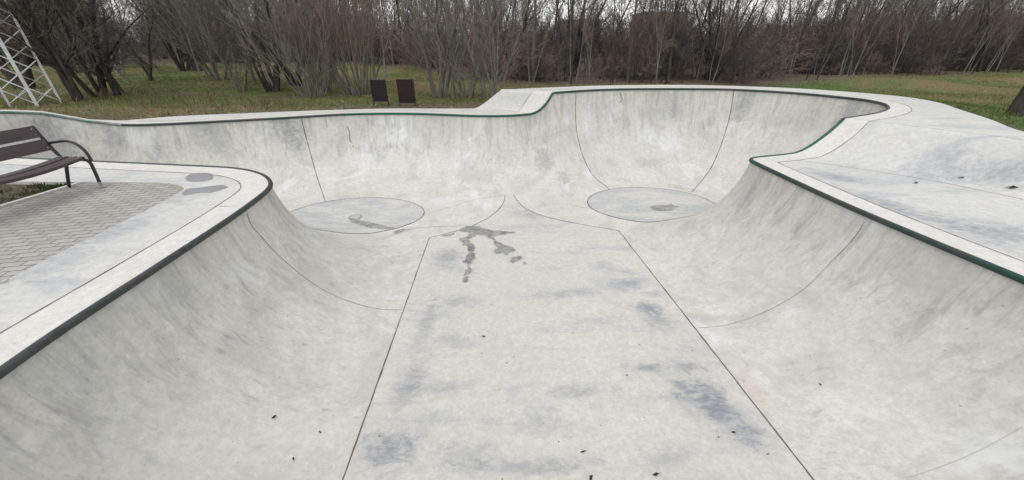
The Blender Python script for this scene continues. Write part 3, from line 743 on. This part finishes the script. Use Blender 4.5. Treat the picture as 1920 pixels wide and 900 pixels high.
# ------------------------------------------------------------------ lattice tower
m_galv = plain('galvanised_lattice', (.60, .62, .63), .5, .2, .2, 6)
tw = empty('lattice_tower', (0, 0, 0)); p0 = ray(77, 211); p0 = Vector((p0.x*11.4, p0.y*11.4, 0)); ln_ = .75
ax = Vector((-.098, .995, 0)); ay = Vector((-.995, -.098, 0))
cen = p0+(ax+ay)*ln_/2; cen.z = gz(cen.x, cen.y)
tw.location = cen; tag(tw, 'tall galvanised steel lattice tower standing behind the bowl at the left edge', 'lattice tower')
HT = 24
def corner(k, z):
    s_ = ln_/2*(1-.5*z/HT); sg = ((-1, -1), (1, -1), (1, 1), (-1, 1))[k % 4]; return ax*sg[0]*s_+ay*sg[1]*s_+Vector((0, 0, z))
for k in range(4):
    mb = MB(); mb.bar(corner(k, -.3), corner(k, HT), .08 if k == 0 else .055); mb.build('leg', m_galv, tw)
bay = .8; nb_ = int(HT/bay)
for k in range(4):
    mb = MB()
    for b in range(nb_):
        z0 = b*bay+.1; z1 = z0+bay*.5; z2 = z0+bay
        mb.bar(corner(k, z0), corner(k+1, z1), .034, .015); mb.bar(corner(k+1, z1), corner(k, z2), .032, .015); mb.bar(corner(k+1, z0)*.992, corner(k, z1)*.992, .018, .012)
        if b % 4 == 3: mb.bar(corner(k, z2), corner(k+1, z2), .05, .03)
    mb.build('bracing', m_galv, tw)

# ------------------------------------------------------------------ bare trees
def bark(name, a, b, sc=6, spot=None):
    m = NM(name, .9, .15); n = m.noise(m.map(scale=(1, 1, .35)), sc, 6, .7, .4); c = m.mix(m.rng(n, .35, .68), a, b)
    if spot:
        n2 = m.noise(m.map(scale=(1, 1, 2.6)), 3.2, 4, .6); c = m.mix(m.rng(n2, .56, .62), c, spot)
    m.color(c); m.bump(n, .6, .02); return m.m
B_dark = bark('dark_bark', (.035, .030, .026), (.09, .078, .066)); B_grey = bark('grey_bark', (.11, .103, .092), (.25, .235, .215))
B_brown = bark('brown_bark', (.055, .042, .034), (.12, .095, .078)); B_birch = bark('birch_bark', (.20, .195, .18), (.40, .39, .37), 4, (.05, .045, .04))
T_brown = bark('brown_twigs', (.125, .10, .085), (.245, .20, .17), 2); T_grey = bark('grey_twigs', (.125, .106, .092), (.25, .215, .185), 2)
T_dark = bark('dark_twigs', (.085, .074, .068), (.175, .152, .14), 2); T_tan = bark('tan_twigs', (.19, .145, .11), (.34, .275, .215), 2); T_red = bark('reddish_twigs', (.10, .078, .07), (.18, .145, .13), 2)
def cone(mb, a, b, r0, r1, n=3):
    d = b-a
    x = d.orthogonal().normalized()*1; y = d.cross(x).normalized(); k = len(mb.v)
    for j in range(n):
        t = 2*math.pi*j/n; o = x*math.cos(t)+y*math.sin(t); mb.v.append(a+o*r0)
    if r1 < .002:
        mb.v.append(b)
        for j in range(n): mb.f.append((k+j, k+(j+1) % n, k+n))
    else:
        for j in range(n):
            t = 2*math.pi*j/n; o = x*math.cos(t)+y*math.sin(t); mb.v.append(b+o*r1)
        for j in range(n): mb.f.append((k+j, k+(j+1) % n, k+n+(j+1) % n, k+n+j))
def gen(seed, stems, height, r0, lean, nb1, nb2, nb3, up, first, spread, wob, l1, tw_r=.006, trunk_lv=0):
    R = random.Random(seed); tr = MB(); cr = MB()
    def rv(): return Vector((R.gauss(0, 1), R.gauss(0, 1), R.gauss(0, 1))).normalized()
    def axis(p, d, L, r, lv):
        n = (9, 5, 3, 1)[lv]; pts_ = [p]; dirs = [d]; q = p.copy(); dd = d.copy()
        for i in range(n):
            dd = (dd+rv()*wob*(1, 1.3, 1.3, .6)[lv]+Vector((0, 0, up*(.25, 1, .8, .5)[lv]))*.18).normalized(); q = q+dd*L/n; pts_.append(q.copy()); dirs.append(dd.copy())
        rad = [r*(1-.86*(i/n)**.9) for i in range(n+1)]
        if lv == 0: tr.tube(pts_, [rad[0]*1.35]+rad[1:], 7, False)
        elif lv <= trunk_lv: tr.tube(pts_, rad, 5, False)
        else:
            for i in range(n): cone(cr, pts_[i], pts_[i+1], rad[i], rad[i+1] if i < n-1 else 0, 3)
        if lv >= 3: return
        cnt = (nb1, nb2, nb3)[lv]; lo = (first, .2, .12)[lv]
        for c in range(cnt):
            t = lo+(1-lo)*((c+R.random())/cnt); k = min(int(t*n), n-1); fr_ = t*n-k; bp_ = pts_[k].lerp(pts_[k+1], fr_)
            a = rv(); dn = dirs[k+1]; perp = (a-dn*a.dot(dn)).normalized(); sp_ = spread*(.7+.6*R.random())*(1, .95, .9)[lv]
            nd = (dn*math.cos(sp_)+perp*math.sin(sp_)).normalized()
            rr = max(rad[k]*(.5, .5, .5)[lv]*(.6+.6*R.random()), tw_r*(1.6, 1.2, 1)[lv])
            nl = (L*l1*(1.15-.75*t), L*.5*(1.1-.5*t), L*.5*(1.1-.4*t))[lv]*(.65+.6*R.random())
            axis(bp_, nd, nl, rr, lv+1)
    for s_ in range(stems):
        a = 2*math.pi*(s_+R.random()*.7)/stems; ln = lean*(.4+.9*R.random()) if stems > 1 else lean*R.random()
        d = Vector((math.cos(a)*math.sin(ln), math.sin(a)*math.sin(ln), math.cos(ln)))
        off = .12*stems**.5 if stems > 1 else 0
        axis(Vector((math.cos(a)*off*R.random(), math.sin(a)*off*R.random(), -.15)), d, height*(.7+.4*R.random()), r0*(.6+.5*R.random()), 0)
    return tr, cr
def proto(name, args, bk, twg):
    tr, cr = gen(*args); a = mesh_obj('trunk', tr.v, tr.f, bk, smooth=True); b = mesh_obj('crown', cr.v, cr.f, twg)
    md = (a.data, b.data); COL.objects.unlink(a); COL.objects.unlink(b); bpy.data.objects.remove(a); bpy.data.objects.remove(b); return name, md
#            seed stems h   r0   lean nb1 nb2 nb3  up first spread wob l1
PR = {
 'slim0': proto('bare_tree', (1, 1, 13, .09, .10, 26, 7, 4, .7, .22, .75, .10, .30, .008), B_grey, T_grey),
 'slim1': proto('bare_tree', (2, 1, 14, .085, .12, 26, 7, 4, .8, .26, .8, .12, .26, .008), B_dark, T_brown),
 'slim2': proto('bare_tree', (3, 2, 12, .07, .14, 18, 7, 4, .8, .24, .7, .13, .28, .008), B_brown, T_dark),
 'slim3': proto('bare_tree', (31, 1, 15, .11, .08, 24, 7, 4, .8, .28, .8, .11, .28, .009), B_dark, T_dark),
 'multi0': proto('bare_tree', (4, 5, 10, .10, .30, 18, 8, 5, .5, .10, .65, .13, .28, .008), B_dark, T_dark),
 'multi2': proto('bare_tree', (41, 5, 10, .09, .15, 20, 9, 6, .5, .12, .75, .13, .30, .008, 1), B_dark, T_brown),
 'multi1': proto('bare_tree', (5, 6, 9, .075, .38, 16, 8, 4, .5, .08, .6, .13, .28, .008), B_grey, T_grey),
 'birch0': proto('birch_tree', (6, 1, 14, .065, .05, 30, 9, 4, -.1, .2, .8, .05, .24, .007), B_birch, T_brown),
 'birch1': proto('birch_tree', (7, 2, 13, .06, .12, 26, 8, 4, -.1, .2, .75, .06, .24, .007), B_birch, T_grey),
 'gnarl0': proto('gnarled_tree', (8, 4, 11, .20, .28, 16, 10, 6, .3, .16, .9, .17, .42, .009, 1), B_dark, T_brown),
 'gnarl2': proto('gnarled_tree', (81, 1, 12, .19, .05, 26, 10, 6, .3, .3, .9, .12, .36, .009, 1), B_dark, T_brown),
 'gnarl1': proto('gnarled_tree', (9, 2, 9, .20, .34, 18, 10, 6, .2, .14, 1.0, .2, .44, .009, 1), B_dark, T_dark),
 'willow0': proto('willow_shrub', (10, 26, 7.2, .035, .42, 12, 6, 3, .5, .15, .36, .05, .30, .007), B_grey, T_tan),
 'willow1': proto('willow_shrub', (11, 18, 6.5, .032, .50, 12, 6, 4, .4, .1, .42, .07, .32, .007), B_grey, T_grey),
 'thick0': proto('thicket_shrub', (12, 14, 3.6, .022, .75, 13, 8, 4, .3, .05, .75, .16, .42, .007), B_brown, T_dark),
 'thick1': proto('thicket_shrub', (13, 14, 3.2, .022, .8, 13, 8, 4, .3, .05, .8, .18, .44, .007), B_brown, T_brown),
 'thick2': proto('thicket_shrub', (14, 12, 4.2, .024, .6, 13, 8, 4, .4, .05, .7, .15, .40, .007), B_brown, T_red),
 'sap0': proto('sapling', (15, 1, 7, .045, .10, 20, 6, 3, .7, .25, .6, .09, .24, .006), B_dark, T_dark),
 'sap1': proto('sapling', (16, 2, 6.5, .04, .14, 16, 6, 3, .7, .25, .6, .09, .24, .006), B_grey, T_brown),
}
CATN = {'bare_tree': 'tree', 'birch_tree': 'tree', 'gnarled_tree': 'tree', 'willow_shrub': 'shrub', 'thicket_shrub': 'shrub', 'sapling': 'sapling'}
NT = 0
def plant(kind, x, y, label, group=None, sc=1., rz=0., tilt=(0, 0)):
    global NT
    name, (td, cd) = PR[kind]; root = empty(name, (x, y, gz(x, y)-.02), rz); root.rotation_euler = (tilt[0], tilt[1], rz); root.scale = (sc, sc, sc)
    a = bpy.data.objects.new('trunk', td); b = bpy.data.objects.new('crown', cd); COL.objects.link(a); COL.objects.link(b); a.parent = root; b.parent = root
    tag(root, label, CATN[name], group); NT += 1; return root
def plant_px(kind, u, v, label, group=None, sc=1., rz=0., tilt=(0, 0)):
    g = ground_at(u, v)
    if g is None: g = on_z(u, v, -.1)
    return plant(kind, g.x, g.y, label, group, sc, rz, tilt)
plant_px('multi2', 152, 190, 'thick dark multi-trunked tree leaning, nearest the lattice tower', sc=.82, rz=.6)
plant_px('gnarl1', 48, 166, 'dark crooked tree seen through the lattice tower', sc=1., rz=2.1)
plant_px('multi0', 190, 181, 'dark clump of slim trunks just right of the thick leaning tree', sc=.8, rz=1.)
plant_px('gnarl1', 224, 179, 'brown-trunked tree on the green grass beside the slim dark clump', sc=.62, rz=4.2)
plant_px('birch0', 232, 142, 'white birch with a straight trunk beyond the left tree clump', sc=.95, rz=0, tilt=(0, .38))
plant_px('birch1', 222, 144, 'paired pale birch stems left of the straight white birch', sc=.8, rz=2, tilt=(0, .3))
plant_px('gnarl1', 284, 152, 'small crooked dark tree alone in the middle of the left lawn', sc=.42, rz=1.4)
plant_px('birch0', 336, 130, 'pale leaning birch at the left end of the dark thicket', sc=.8, rz=2)
plant_px('multi1', 452, 171, 'small many-stemmed bare tree on the dry mound left of centre', sc=.62, rz=2)
plant_px('multi0', 512, 172, 'dark clump of trunks rising around one pale stem', sc=.85, rz=3)
plant_px('birch1', 520, 171, 'pale twin stems standing in the dark trunk clump', sc=.9, rz=.4)
plant_px('gnarl1', 555, 160, 'dark trunk leaning left behind the pale spreading shrub', sc=.8, rz=5)
plant_px('willow1', 585, 181, 'pale grey fan-shaped shrub left of the big willow shrub', sc=.85, rz=1)
plant_px('willow1', 608, 172, 'small grey shrub between the pale fan shrub and the big willow shrub', sc=.6, rz=3)
plant_px('willow0', 672, 177, 'big tan willow shrub fanning up from the ground just left of the notice boards', sc=.95, rz=2)
plant_px('multi1', 822, 183, 'spreading bare tree with low forking boughs just right of the notice boards', sc=.85, rz=1)
plant_px('slim0', 850, 184, 'slim grey tree second to the right of the notice boards', sc=.8, rz=2)
plant_px('multi1', 877, 184, 'small many-stemmed tree in leaf litter left of the concrete ramp', sc=.65, rz=5)
plant_px('slim0', 908, 184, 'slim pale-trunked tree closest to the foot of the concrete ramp', sc=.9, rz=4, tilt=(0, .04))
plant_px('multi1', 925, 184, 'low forked tree right behind the foot of the concrete ramp', sc=.55, rz=3)
plant_px('thick0', 1832, 134, 'low dark round bush in front of the wood on the right lawn', sc=.7, rz=3)
plant_px('thick2', 1885, 128, 'reddish bush at the wood edge far right', sc=1.0, rz=1)
plant_px('gnarl2', 1899, 216, 'dark leaning tree with a stout trunk at the right edge beside the upper deck', sc=.8, rz=2.2, tilt=(.0, .1))
for u, v, k_, l_ in ((478, 158, 'slim0', 'pale slim tree rising between the two dark multi-trunk clumps left of centre'), (545, 152, 'birch0', 'pale birch just left of the dark leaning trunk'), (628, 156, 'slim0', 'pale slim tree showing above the big tan willow shrub, left one'),
                     (704, 150, 'slim0', 'pale straight tree directly above the left notice board'), (722, 146, 'birch0', 'pale birch between and above the two notice boards'), (408, 150, 'multi1', 'pale many-stemmed tree in front of the dark thicket at left'), (375, 138, 'slim0', 'pale slim tree at the dark thicket left of the lawn gap')):
    plant_px(k_, u, v, l_, sc=.85, rz=u*.37)
R = random.Random(77)
GRP = 'bare trees of the wood behind the bowl'
LAB = {'slim0': 'grey-trunked bare tree in the wood behind the bowl', 'slim1': 'dark-trunked bare tree with brown twigs in the wood behind the bowl', 'slim2': 'brown-trunked bare tree with dark twigs in the wood behind the bowl', 'slim3': 'tall dark bare tree in the wood behind the bowl',
       'multi0': 'dark many-stemmed bare tree in the wood behind the bowl', 'multi1': 'grey many-stemmed bare tree in the wood behind the bowl', 'birch0': 'white-trunked birch inside the wood behind the bowl',
       'thick0': 'dark leafless thicket bush along the wood edge', 'thick1': 'brown leafless thicket bush along the wood edge', 'thick2': 'reddish leafless thicket bush along the wood edge',
       'sap0': 'thin dark sapling at the edge of the wood', 'sap1': 'thin grey sapling at the edge of the wood'}
placed = []
def free(x, y, d):
    return all((x-a)**2+(y-b)**2 > d*d for a, b in placed)
def in_view(x, y, m=1.08): return abs(x) < (y*CP+.8)*960/FPX*m+1
def clearing(x, y):      # open lawn lanes seen between the trunks
    u = 960+x/(y*CP+.8)*FPX
    if 235 < u < 330 and y < 50: return True
    if 735 < u < 800 and y < 36: return True
    return False
def row(n, y_off, y_sd, kinds, sc, dmin, x0=-62, x1=62):
    k = 0; tries = 0
    while k < n and tries < n*40:
        tries += 1; x = R.uniform(x0, x1); y = WOOD(x)+y_off+R.uniform(0, y_sd)
        if not in_view(x, y) or not free(x, y, dmin) or clearing(x, y): continue
        uu = 960+x/(y*CP+.8)*FPX
        if 700 < uu < 1440 and y_off > 3 and R.random() < .72: continue
        kd_ = R.choice(kinds); placed.append((x, y))
        plant(kd_, x, y, LAB[kd_], {'t': GRP, 's': 'thicket bushes along the wood edge', 'p': 'saplings at the edge of the wood'}['s' if kd_[:2] == 'th' else 'p' if kd_[:3] == 'sap' else 't'], sc*R.uniform(.8, 1.2), R.uniform(0, 6.28)); k += 1
row(110, 0, 3.0, ['sap0', 'sap1', 'sap0'], .95, .35)
row(85, 1, 5, ['slim0', 'slim1', 'slim2', 'slim3', 'multi0', 'slim1'], .95, .7)
row(70, 1.5, 6, ['thick0', 'thick1', 'thick0', 'thick2'], 1.0, .7)
row(75, 6, 12, ['slim1', 'slim2', 'slim3', 'multi0', 'slim0', 'birch0', 'multi1'], 1.1, 1.0)
row(70, 7, 10, ['thick0', 'thick1', 'thick2'], 1.35, .9)
row(45, 18, 18, ['slim1', 'slim3', 'slim0', 'slim2'], 1.25, 1.5, -80, 80)
row(50, 17, 16, ['thick0', 'thick1'], 1.5, 1.2, -80, 80)
# tree cover at the left, behind the tower and the near clump
for k in range(22):
    x = R.uniform(-46, -19); y = R.uniform(17, 30)
    if clearing(x, y) or not in_view(x, y): continue
    kd_ = R.choice(['slim1', 'slim2', 'multi0', 'thick1', 'thick0', 'slim3']); plant(kd_, x, y, LAB[kd_], GRP if kd_[:2] != 'th' else 'thicket bushes along the wood edge', R.uniform(.8, 1.1), R.uniform(0, 6))
# far mass of woodland beyond
mb = MB(); Rf = random.Random(5)
for k in range(600):
    th_ = Rf.uniform(-1.15, 1.15); d = Rf.uniform(75, 125); x, y = d*math.sin(th_)*1.15, d*math.cos(th_)*.85+8; h = Rf.uniform(3.5, 7.5)
    b_ = Vector((x, y, -.3)); t_ = b_+Vector((Rf.uniform(-1, 1), Rf.uniform(-1, 1), h)); cone(mb, b_, t_, Rf.uniform(.1, .2), .03, 4)
    for q in range(46):
        t = Rf.uniform(.02, 1)**1.0; p = b_.lerp(t_, t); a_ = Rf.uniform(0, 6.28); L = (1.9*(1.1-t*.8))*Rf.uniform(.5, 1.2)
        e1 = p+Vector((math.cos(a_)*L, math.sin(a_)*L, L*Rf.uniform(.4, 1.3))); cone(mb, p, e1, .035, 0, 3)
        for z_ in range(3):
            s_ = p.lerp(e1, Rf.uniform(.2, .9)); a2 = a_+Rf.uniform(-1.2, 1.2); l2 = L*.5; cone(mb, s_, s_+Vector((math.cos(a2)*l2, math.sin(a2)*l2, l2*Rf.uniform(.2, 1.2))), .022, 0, 3)
tag(mb.build('far_woodland', T_brown), 'far mass of bare woodland beyond the nearer trees', 'woodland', kind='stuff')

# ------------------------------------------------------------------ buildings beyond the wood
m_brick = NM('red_brick_wall', .9, .2); nn = m_brick.noise(m_brick.map(), .5, 5); m_brick.color(m_brick.mix(m_brick.rng(nn, .3, .7), (.26, .20, .185), (.33, .27, .25))); m_brick = m_brick.m
m_white = plain('pale_render', (.62, .62, .60), .8); m_glass = plain('window_glass', (.05, .06, .07), .15)
def house(u, Y, vt, wd, dp_, label, wall_m, roof_m):
    top = on_y(u, vt, Y); x = top.x; root = empty('apartment_building', (x, Y+dp_/2, -.4)); H = top.z+.4; tag(root, label, 'building')
    mb = MB(); mb.box((0, 0, H/2), (wd, dp_, H)); mb.build('wall', wall_m, root)
    mb = MB(); mb.box((0, 0, H+.12), (wd+.4, dp_+.4, .24)); mb.build('roof', roof_m, root)
    for fl in range(int(H/2.9)):
        for k in range(int(wd/3)):
            wx = -wd/2+1.5+k*3; m2 = MB(); m2.box((wx, -dp_/2-.02, 1.7+fl*2.9), (1.5, .1, 1.5)); fw = m2.build('window', m_white, root)
            m3 = MB(); m3.box((wx, -dp_/2-.06, 1.7+fl*2.9), (1.3, .06, 1.3)); m3.build('pane', m_glass, fw)
house(1092, 100, 38, 9, 10, 'red brick building with a pale roof edge glimpsed through the wood at centre', m_brick, m_white)
house(1250, 98, 24, 10, 10, 'taller reddish building glimpsed through the wood right of centre', m_brick, m_brick)
house(805, 85, 92, 12, 8, 'low white building glimpsed beyond the grass gap right of the notice boards', m_white, m_brick)

# ------------------------------------------------------------------ grass, litter and dry weeds
def leafmat(name, a, b, sc=3):
    m = NM(name, .8, .2); n = m.noise(m.map(), sc, 4, .6); m.color(m.mix(m.rng(n, .35, .65), a, b)); return m.m
Rg = np.random.default_rng(4)
def scatter(n, x0, x1, y0, y1, cond):
    out = []
    while len(out) < n:
        x = Rg.uniform(x0, x1); y = Rg.uniform(y0, y1)
        if in_view(x, y, 1.02) and not inside(LOOP, x, y) and cond(x, y) and not (x < -5.9 and y < 4.95): out.append((x, y))
    return out
def blades(name, P, hmin, hmax, wd, mat, label, cat, lean=.35):
    V = []; Fc = []
    for x, y in P:
        z = gz(x, y); 
        for q in range(3):
            a_ = Rg.uniform(0, 6.28); h = Rg.uniform(hmin, hmax); ox, oy = Rg.normal(0, .04, 2); dx, dy = math.cos(a_)*wd, math.sin(a_)*wd; lx, ly = Rg.normal(0, lean*h, 2); k = len(V)
            V += [(x+ox-dx, y+oy-dy, z-.01), (x+ox+dx, y+oy+dy, z-.01), (x+ox+lx*.4+dx*.7, y+oy+ly*.4+dy*.7, z+h*.6), (x+ox+lx, y+oy+ly, z+h)]; Fc += [(k, k+1, k+2), (k, k+2, k+3)]
    return tag(mesh_obj(name, V, Fc, mat), label, cat, kind='stuff')
gn = lambda x, y: noise.noise(Vector((x*.16+5, y*.16, 2)))
dens = lambda x, y: math.exp(-max(0, y-9)/16) > Rg.random()
blades('grass', scatter(26000, -38, 38, 4, 40, lambda x, y: dens(x, y) and gn(x, y) > -.18 and soil_w(x, y) < .5), .03, .10, .006, leafmat('grass_blade', (.065, .12, .03), (.14, .19, .06)), 'short green grass around the skate bowl', 'grass')
blades('dry_grass', scatter(17000, -38, 38, 4, 40, lambda x, y: dens(x, y) and gn(x, y) < .12 and soil_w(x, y) < .7), .03, .11, .006, leafmat('dry_blade', (.20, .16, .085), (.35, .29, .165)), 'short dry yellowed grass around the skate bowl', 'grass')
blades('weeds', scatter(130, -15.5, -6.8, 11.2, 14.5, lambda x, y: gn(x*2, y*2) > -.1), .15, .45, .003, leafmat('weed_stalk', (.11, .08, .05), (.2, .15, .10)), 'thin brown dead weed stalks behind the left rim', 'weeds', .25)
V = []; Fc = []
for x, y in scatter(16000, -38, 38, 8, 42, lambda x, y: (soil_w(x, y) > .3 or Rg.random() < .12) and dens(x, y*.8)):
    z = gz(x, y)+.015; s_ = Rg.uniform(.02, .045); a_ = Rg.uniform(0, 6.28); c_, d_ = math.cos(a_)*s_, math.sin(a_)*s_; t_ = Rg.uniform(-.02, .03, 4); k = len(V)
    V += [(x+c_, y+d_, z+t_[0]), (x-d_*.6, y+c_*.6, z+t_[1]), (x-c_, y-d_, z+t_[2]), (x+d_*.6, y-c_*.6, z+t_[3])]; Fc.append((k, k+1, k+2, k+3))
tag(mesh_obj('leaf_litter', V, Fc, leafmat('litter', (.12, .085, .055), (.33, .27, .19), 9)), 'dead leaves scattered over the ground by the wood', 'leaf litter', kind='stuff')
# weeds by the dirt patch under the bench
blades('moss', [(x+Rg.normal(0, .10), min(y+Rg.normal(0, .05), 4.88)) for x, y in [(-6.25, 4.75), (-6.4, 4.55), (-6.5, 4.3), (-6.9, 4.6), (-6.6, 4.85), (-7.2, 4.8), (-6.9, 3.9), (-6.3, 4.85)] for _ in range(45)], .015, .05, .005, leafmat('moss', (.04, .06, .02), (.09, .10, .04)), 'low green weeds growing in the earth under the bench', 'weeds')

# ------------------------------------------------------------------ bits lying on the concrete
m_leaf = leafmat('dead_leaf', (.02, .015, .012), (.07, .045, .03), 20)
def debris(u, v, s_, a_, label, kind='dead_leaf', tree=None):
    p, n_ = hit(u, v, tree)
    if p is None: return
    if n_.z < 0: n_ = -n_
    Rr = random.Random(int(u*7+v)); V = []; 
    ring_ = [(1, 0), (.5, .32), (.1, .42), (-.3, .25), (-.95, .1), (-.6, -.15), (-.1, -.35), (.5, -.2)]
    for x, y in ring_:
        V.append(Vector((x*s_*(.8+.4*Rr.random()), y*s_*(.7+.7*Rr.random()), .004+s_*.35*Rr.random())))
    V.append(Vector((0, 0, .004)))
    o = mesh_obj(kind, V, [(i, (i+1) % 8, 8) for i in range(8)], m_leaf)
    o.location = p+n_*.008; o.rotation_euler = (n_.to_track_quat('Z', 'Y') @ Vector((0, 0, 1)).rotation_difference(Vector((0, 0, 1)))).to_euler(); o.rotation_euler.rotate_axis('Z', a_)
    tag(o, label, 'leaf' if kind == 'dead_leaf' else 'twig', 'dead leaf scraps lying in the bowl'); return o
debris(1094, 848, .030, .3, 'curled dark leaf near the bottom middle of the channel slab')
debris(1108, 897, .030, 1., 'dark leaf scrap at the very bottom edge of the photo')
debris(907, 632, .032, 0, 'dark curled leaf alone on the middle of the channel slab, left part')
debris(1376, 812, .024, 0, 'dark round leaf scrap on the blue stain by the right channel joint')
debris(1175, 705, .018, .5, 'tiny dark leaf scrap at the left tip of the blue stain')
debris(514, 783, .026, 2.6, 'small dark leaf on the left curved wall')
debris(1347, 821, .014, 0, 'small dark speck left of the round leaf scrap')
debris(1439, 853, .014, 0, 'small dark speck near the right channel joint')
debris(550, 862, .018, .2, 'dark leaf crumb low on the left curved wall')
debris(600, 812, .020, .5, 'dark leaf crumb on the left wall between two others')
debris(1230, 891, .03, .1, 'thin dark twig scrap near the bottom edge')
debris(1538, 722, .018, .2, 'little dark leaf low on the right curved wall')
debris(1717, 344, .05, .2, 'dark leaf on the right lower deck', tree=dbvh)
debris(1801, 334, .035, .2, 'dark leaf near the foot of the right bank', tree=dbvh)
debris(1896, 353, .06, .2, 'dark leaf on the bank at the right edge', tree=dbvh)
print('TREES', NT, 'slab', [tuple(round(c, 2) for c in p) for p in (le[0], le[-1], re_[0], re_[-1])])
